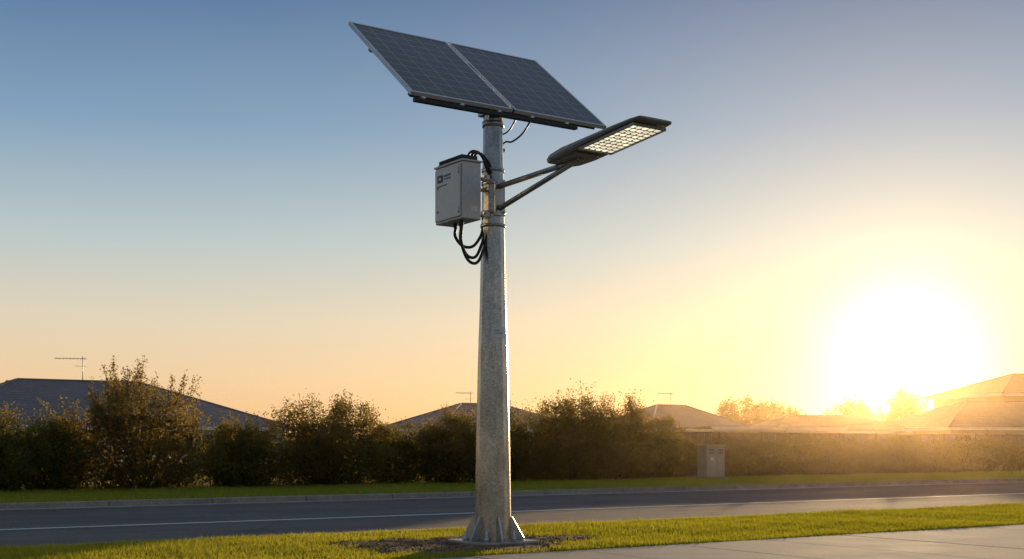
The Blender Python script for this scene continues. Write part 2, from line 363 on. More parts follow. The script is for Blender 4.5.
def bush(name,s,t,rx,ry,h,nl,seed,wisp=20,wl=0.5,leaf=0.075,mat='leaf',sig=0.15,openness=0.35):
    r=np.random.default_rng(seed); base=np.array(P(s,t,0))
    K=max(12,nl//70)
    th=r.uniform(0,2*np.pi,K); zf=r.uniform(0.03,1.0,K)**0.85
    prof=np.sqrt(np.clip(1-((zf-0.42)/0.62)**2,0.03,1))
    lump=1+0.22*np.sin(3*th+seed+zf*3)+0.14*np.sin(5*th+2*seed-zf*5)
    rad=prof*lump*np.sqrt(r.uniform(0.08,1,K))
    topv=1+0.12*np.sin(2.3*th+seed*1.7)+r.normal(0,0.04,K)
    cc=base+ (np.cos(th)*rad*rx)[:,None]*Un+(np.sin(th)*rad*ry)[:,None]*Nn
    cc[:,2]=zf*h*0.95*topv
    per=r.integers(25,115,K); idx=np.repeat(np.arange(K),per)
    sg=sig*r.uniform(0.6,1.5,K)
    lp=cc[idx]+r.normal(size=(len(idx),3))*sg[idx][:,None]*np.array([1,1,0.85])
    lp[:,2]=np.abs(lp[:,2])+0.02
    Q=[leaf_quads(lp,leaf,r)]
    ni=int(nl*0.12); th2=r.uniform(0,2*np.pi,ni); z2=r.uniform(0,0.78,ni); p2=np.sqrt(np.clip(1-((z2-0.4)/0.6)**2,0.05,1))*np.sqrt(r.random(ni))*0.75
    ip=base+(np.cos(th2)*p2*rx)[:,None]*Un+(np.sin(th2)*p2*ry)[:,None]*Nn; ip[:,2]=z2*h
    Q.append(leaf_quads(ip,leaf*2.2,r))
    tw=[]
    ks=r.choice(K,min(K,26),replace=False); p1=cc[ks]; p0=base+ (p1-base)*0.12; p0[:,2]=-0.03
    mid=(p0+p1)/2+r.normal(size=p1.shape)*0.12
    tw.append(twig_quads(p0,mid,0.03,0.018)); tw.append(twig_quads(mid,p1,0.018,0.006))
    if wisp:
        cand=np.where(zf>0.55)[0]; kk=r.choice(cand,wisp); b0=cc[kk]
        out=b0-base; out[:,2]=0; out/= (rx+ry)/2
        dr=out*0.5+np.array([0,0,1])+r.normal(size=b0.shape)*0.22; dr/=np.linalg.norm(dr,axis=1)[:,None]
        ln=wl*r.uniform(0.4,1.3,wisp)
        e=b0+dr*ln[:,None]; tw.append(twig_quads(b0,e,0.008,0.003))
        nlw=(ln*60).astype(int)+8; ii=np.repeat(np.arange(wisp),nlw); f=r.uniform(0.05,1.05,len(ii))
        wp=b0[ii]+(e-b0)[ii]*f[:,None]+r.normal(size=(len(ii),3))*(0.075*(1.15-f*0.6))[:,None]
        Q.append(leaf_quads(wp,leaf,r))
    Q=np.concatenate(Q); T=np.concatenate(tw)
    return quads_obj(name,np.concatenate([Q,T]),np.r_[np.zeros(len(Q)),np.ones(len(T))],[M[mat],M['bark']])
def hedge(name,s0,s1,t,w,h,nl,seed,leaf=0.08,mat='leaf',taper=None):
    r=np.random.default_rng(seed); K=nl//60
    s=r.uniform(s0,s1,K); 
    hv=h*(1+0.09*np.sin(s*1.1+seed)+0.07*np.sin(s*2.7)+0.05*np.sin(s*6.1+1))
    a=r.random(K)
    z=np.where(a<0.3,hv*r.uniform(0.85,1.0,K),hv*r.uniform(0.0,1.0,K))
    side=np.where(r.random(K)<0.6,-1,1)*r.uniform(0.6,1.0,K)*w/2*np.where(z>hv*0.85,r.uniform(0,1,K),1.0)
    side*=1+0.2*np.sin(s*1.9+z*2)
    cc=s[:,None]*Un+(t+side)[:,None]*Nn; cc[:,2]=z*0.95
    per=r.integers(30,95,K); idx=np.repeat(np.arange(K),per)
    lp=cc[idx]+r.normal(size=(len(idx),3))*0.13; lp[:,2]=np.abs(lp[:,2])+0.01
    Q=[leaf_quads(lp,leaf,r)]
    ni=nl//5; ip=r.uniform(s0,s1,ni)[:,None]*Un+(t+r.uniform(-.3,.3,ni)*w)[:,None]*Nn; ip[:,2]=r.uniform(0,h*0.82,ni)
    Q.append(leaf_quads(ip,leaf*2.2,r))
    kt=r.choice(K,int((s1-s0)*6)); b0=cc[kt]; up=z[kt]>h*0.6; b0=b0[up]; e=b0+np.array([0,0,0.28])+r.normal(size=b0.shape)*0.12
    T=twig_quads(b0,e,0.006,0.003); ii=np.repeat(np.arange(len(b0)),18); f=r.random(len(ii))
    Q.append(leaf_quads(b0[ii]+(e-b0)[ii]*f[:,None]+r.normal(size=(len(ii),3))*0.04,leaf,r))
    m=int((s1-s0)*3); ss=r.uniform(s0,s1,m); p0=ss[:,None]*Un+(t+r.uniform(-.2,.2,m))[:,None]*Nn; p1=p0+r.normal(size=p0.shape)*0.2; p0[:,2]=-0.02; p1[:,2]=h*0.7
    T=np.concatenate([T,twig_quads(p0,p1,0.025,0.01)])
    Q=np.concatenate(Q)
    return quads_obj(name,np.concatenate([Q,T]),np.r_[np.zeros(len(Q)),np.ones(len(T))],[M[mat],M['bark']])
BU=[
 (7.2,35.6,1.5,1.2,2.0,17000,16,0.35,'leaf'),
 (9.0,35.9,1.2,1.1,1.95,12000,14,0.35,'leaf'),
 (11.4,35.6,2.3,1.4,2.7,20000,140,0.85,'leaf2'),
 (14.3,35.4,1.4,1.0,1.8,15000,14,0.3,'leaf'),
 (17.1,35.6,2.15,1.3,2.45,24000,70,0.5,'leaf2'),
 (19.6,35.9,1.1,1.0,1.75,9000,12,0.3,'leaf'),
 (21.6,35.5,1.6,1.2,2.15,18000,30,0.35,'leaf2'),
 (23.8,35.8,1.5,1.2,2.25,16000,24,0.3,'leaf'),
 (26.5,35.6,2.1,1.4,2.8,28000,46,0.4,'leaf'),
 (28.9,35.7,1.8,1.3,2.6,21000,26,0.3,'leaf2'),
 (31.0,36.0,1.3,1.1,2.0,12000,14,0.3,'leaf'),
]
for i,b in enumerate(BU):
    bush('bush',b[0],b[1],b[2],b[3],b[4],b[5],11+i*3,wisp=b[6],wl=b[7],mat=b[8])
hedge('hedge',2,33,36.9,1.2,1.4,36000,5)
hedge('hedge',33.4,72,36.2,1.5,1.42,70000,9)

def tree(name,x,y,h,cr,nl,seed,leaf=0.28):
    r=np.random.default_rng(seed); base=np.array([x,y,0.0]); K=nl//45
    zf=r.uniform(0,1,K); th=r.uniform(0,2*np.pi,K); prof=np.sqrt(np.clip(1-((zf-0.45)/0.6)**2,0.05,1))
    rad=prof*np.sqrt(r.uniform(0.1,1,K))*(1+0.3*np.sin(3*th+seed))*cr
    cc=base+np.stack([np.cos(th)*rad,np.sin(th)*rad,h*(0.38+0.58*zf*(1+0.1*np.sin(2*th+seed)))],1)
    idx=np.repeat(np.arange(K),45); lp=cc[idx]+r.normal(size=(len(idx),3))*cr*0.11
    Q=leaf_quads(lp,leaf,r)
    T=[twig_quads([base],[base+[0,0,h*0.35]],0.2,0.14)]
    ks=r.choice(K,14); p0=np.tile(base+[0,0,h*0.33],(14,1)); T.append(twig_quads(p0,cc[ks],0.1,0.03)); T=np.concatenate(T)
    return quads_obj(name,np.concatenate([Q,T]),np.r_[np.zeros(len(Q)),np.ones(len(T))],[M['leaft'],M['bark']])
for i,(tx,ty,h,cr) in enumerate([(22.0,125,5.6,2.2),(26.1,128,5.4,2.8),(28.7,130,4.8,1.9),(34.8,130,5.7,2.7),(43.4,140,7.0,2.8),(46.5,150,6.3,2.6)]):
    tree('tree',tx,ty,h,cr,4600,40+i)
def treeline():
    r=np.random.default_rng(3); K=1500
    x=r.uniform(-260,300,K); hv=3.6+1.2*np.sin(x*0.05)+0.9*np.sin(x*0.17+1)+0.6*np.sin(x*0.41)
    cc=np.stack([x,260+r.uniform(-6,6,K),hv*r.random(K)],1)
    idx=np.repeat(np.arange(K),30); lp=cc[idx]+r.normal(size=(len(idx),3))*[0.9,0.9,0.6]; lp[:,2]=np.abs(lp[:,2])
    Q=leaf_quads(lp,0.9,r); quads_obj('distant_trees',Q,np.zeros(len(Q)),[M['leaft']])
treeline()

# ------------------------------------------------------------------ houses
def rot2(a): 
    return Vector((math.cos(a),math.sin(a),0)),Vector((-math.sin(a),math.cos(a),0))
def hip_roof(name,c,ax,ay,L,W,ez,rz,mat,par,oh=0.5):
    hl=L/2+oh; hw=W/2+oh; rl=max(0.05,(L-W)/2)
    v=[c-ax*hl-ay*hw+Z*ez,c+ax*hl-ay*hw+Z*ez,c+ax*hl+ay*hw+Z*ez,c-ax*hl+ay*hw+Z*ez,c-ax*rl+Z*rz,c+ax*rl+Z*rz]
    mesh_obj(name,v,[(0,1,5,4),(1,2,5),(2,3,4,5),(3,0,4),(3,2,1,0)],mat,par)
    caps=[(v[4],v[5])]+[(v[i],v[j]) for i,j in((0,4),(3,4),(1,5),(2,5))]
    rods(name+'_ridge_caps',[(a+Z*0.01,b+Z*0.01,0.09,0.09) for a,b in caps],mat,par,seg=6)
    B=[]
    for side in (-1,1):
        for k in range(1,int(hw/0.38)):
            f=k*0.38/hw
            p0=(c-ax*hl+ay*(side*hw)+Z*ez).lerp(v[4],f); p1=(c+ax*hl+ay*(side*hw)+Z*ez).lerp(v[5],f)
            B.append((p0+Z*0.005,p1+Z*0.005,0.016,0.016))
    for side,apex in ((-1,v[4]),(1,v[5])):
        for k in range(1,int(hw/0.38)):
            f=k*0.38/hw
            p0=(c+ax*(side*hl)-ay*hw+Z*ez).lerp(apex,f); p1=(c+ax*(side*hl)+ay*hw+Z*ez).lerp(apex,f)
            B.append((p0+Z*0.005,p1+Z*0.005,0.016,0.016))
    rods(name+'_tile_courses',B,mat,par,seg=4)
    F=[]
    for sg in(-1,1):
        F.append((c+ay*(sg*(hw+0.06))+Z*(ez-0.07),(2*hl+0.24,0.1,0.22),(ax,ay,Z)))
        F.append((c+ax*(sg*(hl+0.06))+Z*(ez-0.07),(0.1,2*hw+0.01,0.22),(ax,ay,Z)))
    boxes(name+'_fascia_gutter',F,M['trim'],par)
def house(cx,cy,rot,L,W,ez,rz,roof='roof',wall='wall',z0=0,par=None,oh=0.5,door=True):
    ax,ay=rot2(rot); c=Vector((cx,cy,0))
    if par is None: par=empty('house',c)
    box('walls' if z0==0 else 'upper_walls',c+Z*((z0+ez-0.02)/2),(L,W,ez-0.02-z0),M[wall],par,ax,ay)
    hip_roof('roof',c,ax,ay,L,W,ez,rz,M[roof],par,oh)
    fr=[];gl=[]
    zc=z0+(ez-z0)*0.58; hh=min(1.1,(ez-z0)*0.5)
    for sg in (-1,1):
        for k in range(int(L/4)):
            o=-L/2+2+k*4
            if door and sg==-1 and k==1: continue
            cc=c+ax*o+ay*(sg*(W/2+0.02))+Z*zc
            fr.append((cc,(1.7,0.08,hh+0.14),(ax,ay,Z))); gl.append((cc+ay*(sg*0.035)-ax*0.4,(0.72,0.05,hh),(ax,ay,Z))); gl.append((cc+ay*(sg*0.035)+ax*0.4,(0.72,0.05,hh),(ax,ay,Z)))
        for k in range(int(W/4)):
            o=-W/2+2+k*4
            cc=c+ay*o+ax*(sg*(L/2+0.02))+Z*zc
            fr.append((cc,(0.08,1.5,hh+0.14),(ax,ay,Z))); gl.append((cc+ax*(sg*0.035),(0.05,1.34,hh),(ax,ay,Z)))
    boxes('window_frames',fr,M['trim'],par); boxes('window_glass',gl,M['glass'],par)
    if door: box('front_door',c+ax*(-L/2+6)-ay*(W/2+0.02)+Z*(z0+1.02),(0.95,0.07,2.04),M['fence'],par,ax,ay)
    return par
def antenna(par,p,h,dirx=-1,boom=1.8):
    p=Vector(p); R=[(p,p+Z*h,0.03,0.025)]; tp=p+Z*(h-0.15); bx=Vector((1,0.25,0)).normalized(); by=Vector((-.25,1,0)).normalized()
    b0=tp+bx*0.25; b1=tp+bx*(dirx*boom); R.append((b0,b1,0.022,0.022))
    for k in range(9):
        q=b0.lerp(b1,(k+0.5)/9); l=0.42-0.025*k; R.append((q-by*l-Z*0.1,q+by*l+Z*0.1,0.012,0.012))
    R.append((tp-Z*0.5+bx*0.5*dirx*-0.5,tp-Z*0.5+bx*0.5*dirx,0.014,0.014))
    rods('tv_antenna',R,M['galv2'],par,seg=6)
h1=house(-29.0,85,A,23,15,2.4,5.55,wall='wall2')
antenna(h1,(-28.8,85,5.5),1.7)
rods('roof_vents',[((-33.0,83,3.9),(-33.0,83,5.35),0.13,0.13),((-33.0,83,5.35),(-33.0,83,5.5),0.2,0.16)],M['roof'],h1)
h2=house(-2.6,108,A,14,10,2.55,4.75,wall='wall2')
antenna(h2,(-3.5,107,4.6),1.2,boom=1.3)
h3=house(14.8,118,A,12.5,9,2.6,4.95,wall='wall2')
antenna(h3,(14.8,118,4.9),1.3,boom=1.3)
def flat_garage(cx,cy,rot,L,W,h):
    ax,ay=rot2(rot); c=Vector((cx,cy,0)); g0=empty('garage',c)
    box('walls',c+Z*(h/2-0.11),(L,W,h-0.22),M['wall2'],g0,ax,ay)
    box('flat_roof',c+Z*(h-0.02),(L+0.6,W+0.6,0.1),M['roof2'],g0,ax,ay)
    boxes('fascia',[(c+ay*(sg*(W/2+0.33))+Z*(h-0.1),(L+0.74,0.05,0.22),(ax,ay,Z)) for sg in(-1,1)],M['trim'],g0)
    boxes('roller_door',[(c+ax*(o)-ay*(W/2+0.03)+Z*(0.14+k*0.24),(2.6,0.05,0.22),(ax,ay,Z)) for o in(-L/4,L/4) for k in range(8)],M['cab'],g0)
flat_garage(15.3,78,A*0.4,8.0,5,2.35)
house(23.5,96,A*0.6,12,6,2.3,3.45,roof='roof2',wall='wall',door=False)
h5=house(38.5,98,A*0.5,18,10,2.5,4.6,roof='roof2',wall='wall')
house(43.4,106,A*0.5,12.5,9,5.3,7.15,roof='roof2',wall='wall',z0=2.4,par=h5,door=False)
box('chimney',Vector((33.6,99,3.9)),(0.5,0.5,1.6),M['wall'],h5)

def fence(name,s0,s1,t,h):
    f0=empty(name,P((s0+s1)/2,t)); posts=[];pan=[];s=s0
    while s<s1:
        posts.append((P(s,t,h/2),(0.07,0.07,h+0.04)))
        hh=h+rng.uniform(-.01,.01)
        for k in range(12):
            pan.append((P(s+0.04+0.193*(k+0.5),t+(0.012 if k%2 else -0.012),hh/2),(0.185,0.02,hh-0.08)))
        pan.append((P(s+1.2,t,hh-0.02),(2.32,0.055,0.045)))
        s+=2.4
    boxes('posts',posts,M['fence'],f0); boxes('panels',pan,M['fence'],f0)
fence('fence',31.2,84,38.2,1.78)

def cabinet():
    c=P(32.0,34.4,0); e=empty('utility_cabinet',c)
    box('plinth',c+Z*0.04,(1.02,0.62,0.14),M['conc'],e,bevel=0.01)
    box('body',c+Z*0.66,(0.9,0.5,1.1),M['cab'],e,bevel=0.015)
    box('lid',c+Z*1.24,(0.98,0.58,0.06),M['cab'],e,bevel=0.015)
    boxes('doors',[(c+V*0.255+U*o+Z*0.66,(0.42,0.02,1.02)) for o in(-.215,.215)],M['cab'],e,bevel=0.005)
    boxes('louvres',[(c+V*0.268+U*o+Z*(0.95+k*0.05),(0.26,0.012,0.02)) for o in(-.215,.215) for k in range(4)],M['black'],e)
    box('handle',c+V*0.28+U*0.04+Z*0.68,(0.025,0.03,0.14),M['galv2'],e)
    box('warning_label',c+V*0.268-U*0.2+Z*0.75,(0.14,0.004,0.1),M['white'],e)
cabinet()

# ------------------------------------------------------------------ SOLAR STREET LAMP
SL=empty('solar_street_lamp',PX)
prof=[(0.03,0.238),(0.6,0.228),(1.3,0.216),(2.3,0.194),(2.62,0.184),(3.0,0.170),(3.8,0.154),(4.6,0.138),(5.3,0.124),(5.43,0.122)]
def prad(z):
    for (a,ra),(b,rb) in zip(prof,prof[1:]):
        if a<=z<=b: return ra+(rb-ra)*(z-a)/(b-a)
    return prof[0][1] if z<prof[0][0] else prof[-1][1]
angs=[]
for i in range(12):
    for d in (-3.0,-1.0,1.0,3.0): angs.append(math.radians(i*30+9+d))
seg=len(angs); vs=[];fs=[];ci=math.cos(math.radians(15))
for z,r in prof:
    for i,a in enumerate(angs):
        off=abs([-3.0,-1.0,1.0,3.0][i%4]); rr=r*ci/math.cos(math.radians(15-off))*(1.0 if off>2 else 0.9985)
        vs.append(PX+Vector((rr*math.cos(a),rr*math.sin(a),z)))
for k in range(len(prof)-1):
    for i in range(seg):
        j=(i+1)%seg; fs.append((k*seg+i,k*seg+j,(k+1)*seg+j,(k+1)*seg+i))
mesh_obj('pole',vs,fs,M['galv'],SL)
rods('pole_cap',[(PX+Z*5.42,PX+Z*5.46,0.135,0.13)],M['galv2'],SL,seg=32)
def ring(name,z,h,dr,mat):
    rods(name,[(PX+Z*(z-h/2),PX+Z*(z+h/2),prad(z)+dr,prad(z)+dr)],mat,SL,seg=48)
def patch(name,z0,z1,a0,a1,off,mat,seg=8):
    vs=[];fs=[]
    for zi,z in enumerate((z0,z1)):
        for i in range(seg+1):
            a=a0+(a1-a0)*i/seg; r=prad(z)+off; vs.append(PX+Vector((r*math.cos(a),r*math.sin(a),z)))
    n=seg+1
    for i in range(seg): fs.append((i,i+1,n+i+1,n+i))
    for zi,z in enumerate((z0,z1)):
        for i in range(seg+1):
            a=a0+(a1-a0)*i/seg; r=prad(z)-0.02; vs.append(PX+Vector((r*math.cos(a),r*math.sin(a),z)))
    for i in range(seg):
        fs.append((2*n+i,2*n+i+1,i+1,i)); fs.append((3*n+i,n+i,n+i+1,3*n+i+1))
    fs.append((0,n,3*n,2*n)); fs.append((seg,2*n+seg,3*n+seg,n+seg))
    mesh_obj(name,vs,fs,mat,SL)
fa=math.radians(-90)
patch('access_hatch',0.75,1.22,fa-0.05,fa+0.75,0.006,M['galv'])
rods('hatch_screws',[(PX+Vector((math.cos(fa+0.35)*(prad(z)-.01),math.sin(fa+0.35)*(prad(z)-.01),z)),PX+Vector((math.cos(fa+0.35)*(prad(z)+.014),math.sin(fa+0.35)*(prad(z)+.014),z)),0.012,0.012) for z in(0.8,1.17)],M['galv2'],SL,seg=6)
patch('rating_label',2.60,2.74,fa-0.05,fa+0.95,0.003,M['white'])
patch('rating_label_text',2.655,2.661,fa+0.08,fa+0.72,0.005,M['ink'])
patch('rating_label_text',2.69,2.697,fa+0.08,fa+0.5,0.005,M['ink'])
patch('small_marker',2.22,2.25,fa-0.1,fa+0.12,0.004,M['galv2'])
box('concrete_footing',PX+Z*0.0,(0.94,0.94,0.06),M['conc'],SL,bevel=0.015)
box('base_plate',PX+Z*0.048,(0.84,0.84,0.032),M['galv2'],SL,bevel=0.004)
vs=[];fs=[]
for i in range(6):
    a=math.radians(-90+18)+i*math.pi/3; d=Vector((math.cos(a),math.sin(a),0)); e=Vector((-d.y,d.x,0)); ro=0.40
    b=len(vs); q=[(0.19,0.066),(ro,0.066),(ro,0.10),(0.25,0.36),(0.19,0.36)]
    for sg in(-1,1):
        for r_,z_ in q: vs.append(PX+d*r_+Z*z_+e*(sg*0.012))
    m=len(q)
    fs.append(tuple(b+k for k in reversed(range(m)))); fs.append(tuple(b+m+k for k in range(m)))
    for k in range(m): fs.append((b+k,b+(k+1)%m,b+m+(k+1)%m,b+m+k))
mesh_obj('gusset_plates',vs,fs,M['alu'],SL)
B=[];Nt=[];W_=[]
for i in range(6):
    a=math.radians(-90+18+30)+i*math.pi/3; d=Vector((math.cos(a),math.sin(a),0))*0.355+PX
    B.append((d+Z*0.05,d+Z*0.19,0.017,0.017)); Nt.append((d+Z*0.076,d+Z*0.108,0.036,0.036)); W_.append((d+Z*0.066,d+Z*0.076,0.046,0.046))
rods('anchor_bolts',B,M['alu'],SL,seg=10); rods('anchor_nuts',Nt,M['alu'],SL,seg=6); rods('washers',W_,M['galv2'],SL,seg=16)

# solar panels
AP=math.radians(34.3); up=Vector((math.cos(AP),math.sin(AP),0)); TL=math.radians(38.2)
sl=Vector((-math.sin(AP)*math.cos(TL),math.cos(AP)*math.cos(TL),math.sin(TL))); nm=up.cross(sl); hz=Vector((-up.y,up.x,0))
BL=Vector((-1.20,15.10,5.475)); PW=2.97; PH=2.07; w1=(PW-0.03)/2
for k in range(2):
    o=BL+up*(k*(w1+0.03)); c=o+up*w1/2+sl*PH/2-nm*0.02
    fw=0.035; th=0.05
    boxes('panel_frame',[(c-up*(w1/2-fw/2),(fw,PH,th),(up,sl,nm)),(c+up*(w1/2-fw/2),(fw,PH,th),(up,sl,nm)),
        (c-sl*(PH/2-fw/2),(w1-2*fw-0.002,fw,th),(up,sl,nm)),(c+sl*(PH/2-fw/2),(w1-2*fw-0.002,fw,th),(up,sl,nm))],M['alu'],SL,bevel=0.003)
    a=w1/2-fw-0.001; b=PH/2-fw-0.001; cc=c+nm*0.018
    mesh_obj('panel_cells',[cc-up*a-sl*b,cc+up*a-sl*b,cc+up*a+sl*b,cc-up*a+sl*b],[(0,1,2,3)],M['cells'],SL,uv=[(0,0),(1,0),(1,1),(0,1)])
    mesh_obj('panel_backsheet',[c-up*a-sl*b,c-up*a+sl*b,c+up*a+sl*b,c+up*a-sl*b],[(0,1,2,3)],M['white'],SL)
    box('junction_box',c+sl*0.6-nm*0.03,(0.16,0.12,0.04),M['black'],SL,up,sl,nm)
pc=BL+up*PW/2
for q in (0.16,1.45):
    box('mounting_rail',pc+sl*q-nm*0.085,(PW*0.95,0.07,0.07),M['black'],SL,up,sl,nm,bevel=0.004)
box('support_beam',pc-up*0.20-Z*0.075+hz*0.05,(PW*0.82,0.07,0.05),M['black'],SL,up,hz,Z,bevel=0.005)
boxes('rail_clips',[(pc+up*o-Z*0.04+hz*0.045,(0.05,0.05,0.09),(up,hz,Z)) for o in(-1.3,-0.75,-0.2,0.3,0.85)],M['alu'],SL,bevel=0.003)
kp=(PX-BL).dot(up)
pk=BL+up*kp
boxes('tilt_arms',[(pk+up*o+sl*0.95-nm*0.155,(0.05,1.4,0.07),(up,sl,nm)) for o in(-0.10,0.10)],M['galv2'],SL,bevel=0.004)
box('head_bracket',Vector((PX.x,PX.y,5.44))+hz*0.06,(0.28,0.16,0.06),M['galv2'],SL,up,hz,Z,bevel=0.006)
ring('top_clamp',5.30,0.07,0.012,M['galv2'])

# luminaire
H0=Vector((0.560,14.81,4.555)); H1=Vector((1.48,13.48,4.70)); la=(H1-H0); LL=la.length*1.055; la.normalize()
wu=(U-la*U.dot(la)).normalized(); lz=wu.cross(la)*-1
if lz.z<0: lz=-lz
def Lp(x,y,z): return H0+la*x+wu*y+lz*z
st=[(-0.04,0.13,0.030,-0.012),(0.0,0.19,0.045,-0.022),(0.10,0.235,0.058,-0.03),(0.35,0.262,0.066,-0.035),(0.56,0.27,0.055,-0.03),(1.2,0.268,0.04,-0.022),(1.55,0.255,0.03,-0.02),(LL-0.02,0.235,0.018,-0.018),(LL,0.21,0.01,-0.012)]
vs=[];fs=[];ns=12
for x,hw,zt,zb in st:
    vs+= [Lp(x,-hw,0),Lp(x,-hw,zt*0.45),Lp(x,-hw*0.9,zt*0.85),Lp(x,-hw*0.45,zt),Lp(x,hw*0.45,zt),Lp(x,hw*0.9,zt*0.85),Lp(x,hw,zt*0.45),Lp(x,hw,0),Lp(x,hw*0.95,zb),Lp(x,hw*0.3,zb),Lp(x,-hw*0.3,zb),Lp(x,-hw*0.95,zb)]
for k in range(len(st)-1):
    for i in range(ns):
        j=(i+1)%ns; fs.append((k*ns+i,(k+1)*ns+i,(k+1)*ns+j,k*ns+j))
fs.append(tuple(range(ns))); fs.append(tuple(reversed(range((len(st)-1)*ns,len(st)*ns))))
lh=mesh_obj('lamp_housing',vs,fs,M['lamp'],SL,bevel=0.004)
bm=bmesh.new(); bm.from_mesh(lh.data); bmesh.ops.recalc_face_normals(bm,faces=bm.faces); bm.to_mesh(lh.data); bm.free()
boxes('cooling_fins',[(Lp(0.36,y,0.075),(0.28,0.006,0.03),(la,wu,lz)) for y in np.linspace(-0.15,0.15,11)],M['lamp'],SL)
boxes('led_tray_rim',[(Lp(1.13,sg*0.222,-0.045),(0.94,0.018,0.03),(la,wu,lz)) for sg in(-1,1)]+[(Lp(x,0,-0.045),(0.018,0.425,0.03),(la,wu,lz)) for x in(0.67,1.59)],M['lamp'],SL)
box('led_board',Lp(1.13,0,-0.039),(0.90,0.42,0.008),M['tray'],SL,la,wu,lz)
boxes('leds',[(Lp(0.735+0.0878*i,-0.17+0.085*j,-0.0475),(0.058,0.050,0.010),(la,wu,lz)) for i in range(10) for j in range(5)],M['led'],SL)
boxes('lens_grid',[(Lp(0.735+0.0878*(i+0.5),0,-0.047),(0.010,0.42,0.012),(la,wu,lz)) for i in range(9)],M['lamp'],SL)
box('driver_cover',Lp(0.34,0,-0.04),(0.40,0.36,0.016),M['lamp'],SL,la,wu,lz,bevel=0.005)
rods('cover_screws',[(Lp(x,y,-0.045),Lp(x,y,-0.053),0.012,0.012) for x in(0.18,0.50) for y in(-.15,.15)],M['alu'],SL,seg=8)
V3=Vector((V.x,V.y,0))
pa=PX+V3*0.13
rods('lamp_arms',[(pa+Z*4.50,Lp(0.12,0,-0.045),0.034,0.032),(pa+Z*4.22,Lp(0.34,0,-0.06),0.034,0.03)],M['galv2'],SL,seg=16)
box('arm_saddle',Lp(0.22,0,-0.056),(0.34,0.10,0.03),M['galv2'],SL,la,wu,lz,bevel=0.005)
box('arm_mounting_plate',PX+V3*0.155+Z*4.36,(0.15,0.02,0.46),M['galv2'],SL,bevel=0.005)
for z in (4.18,4.55,4.72,4.02):
    ring('pole_clamp',z,0.04,0.010,M['galv2'])
rods('clamp_bolts',[(PX+V3*0.12+U*o+Z*z,PX+V3*0.20+U*o+Z*z,0.011,0.011) for z in(4.18,4.55) for o in(-.05,.05)],M['alu'],SL,seg=8)

# controller box
bc=PX-U*0.53+Z*4.36-N*0.02
bd,bw,bh=0.27,0.64,0.70
box('controller_box',bc,(bd,bw,bh),M['box'],SL,bevel=0.012)
box('box_door',bc-U*(bd/2+0.010),(0.022,bw-0.05,bh-0.06),M['box'],SL,bevel=0.006)
box('box_lid',bc+Z*(bh/2+0.012),(bd+0.03,bw+0.03,0.022),M['box'],SL,bevel=0.004)
boxes('heat_sink',[(bc+Z*(bh/2+0.055)+N*y,(bd-0.04,0.012,0.066)) for y in np.linspace(-0.26,0.26,18)],M['black'],SL)
box('heat_sink_base',bc+Z*(bh/2+0.031),(bd-0.02,0.56,0.014),M['black'],SL)
dx=-(bd/2+0.022)
boxes('logo',[(bc+U*dx+V*(-0.17)+Z*0.20,(0.005,0.12,0.09)),(bc+U*dx+V*(0.0)+Z*0.222,(0.005,0.16,0.020)),(bc+U*dx+V*(0.0)+Z*0.186,(0.005,0.16,0.012)),(bc+U*dx+V*(-0.12)+Z*0.11,(0.005,0.22,0.010))],M['ink'],SL)
box('logo_inset',bc+U*(dx-0.003)+V*(-0.17)+Z*0.20,(0.004,0.05,0.035),M['white'],SL)
box('warning_label',bc+V*(bw/2+0.002)+Z*(-0.22)+U*0.03,(0.10,0.006,0.07),M['white'],SL)
rods('hinges',[(bc+U*(dx+0.005)+V*0.27+Z*z,bc+U*(dx+0.005)+V*0.27+Z*(z+0.08),0.011,0.011) for z in(-.28,0.2)],M['galv2'],SL,seg=8)
rods('latches',[(bc+U*(dx+0.01)-V*0.24+Z*z,bc+U*(dx-0.012)-V*0.24+Z*z,0.016,0.016) for z in(-.2,0.1)],M['galv2'],SL,seg=10)
boxes('box_brackets',[(PX-U*0.255+Z*z,(0.27,0.06,0.035)) for z in(4.60,4.46,4.14)]+[(PX-U*0.375+Z*4.37,(0.02,0.30,0.62))],M['galv2'],SL,bevel=0.003)
boxes('clamp_lugs',[(PX-U*0.17+V*o+Z*z,(0.09,0.03,0.06)) for z in(4.60,4.14) for o in(-.11,.11)],M['galv2'],SL,bevel=0.003)
rods('clamp_rods',[(PX-U*0.2-V*0.14+Z*z,PX-U*0.2+V*0.17+Z*z,0.011,0.011) for z in(4.60,4.14,4.46)],M['galv2'],SL,seg=8)
gb=bc-Z*(bh/2)
G=[(-0.05,0.17),(0.0,0.07),(0.0,-0.06)]
rods('cable_glands',[(gb+U*a+V*b+Z*0.01,gb+U*a+V*b-Z*0.06,0.028,0.024) for a,b in G],M['black'],SL,seg=10)
for i,((a,b),dz,zz) in enumerate(zip(G,(0.50,0.42,0.28),(3.78,3.86,3.95))):
    p=gb+U*a+V*b
    e=PX-U*0.16+V*(0.05-0.04*i)+Z*zz
    bot=(p*0.5+e*0.5); bot=Vector((bot.x,bot.y,gb.z-dz))
    cable('cable',[p-Z*0.05,p-Z*(dz*0.6)+U*0.0,bot,e-Z*0.08-U*0.015,e+U*0.04+Z*0.12],0.019,M['rubber'],SL)
tb=bc+Z*(bh/2+0.02)
for i in range(3):
    p=tb+U*(0.11)+V*(0.18-0.07*i); e=PX-U*0.1+V*(0.09)+Z*(4.62+0.06*i)
    cable('cable',[p,p+Z*(0.13+0.02*i)+U*0.05,(p+e)/2+Z*(0.17),e-U*0.05+Z*0.08,e+U*0.02-Z*0.02],0.016,M['rubber'],SL)
e=PX+U*0.13+V*0.02
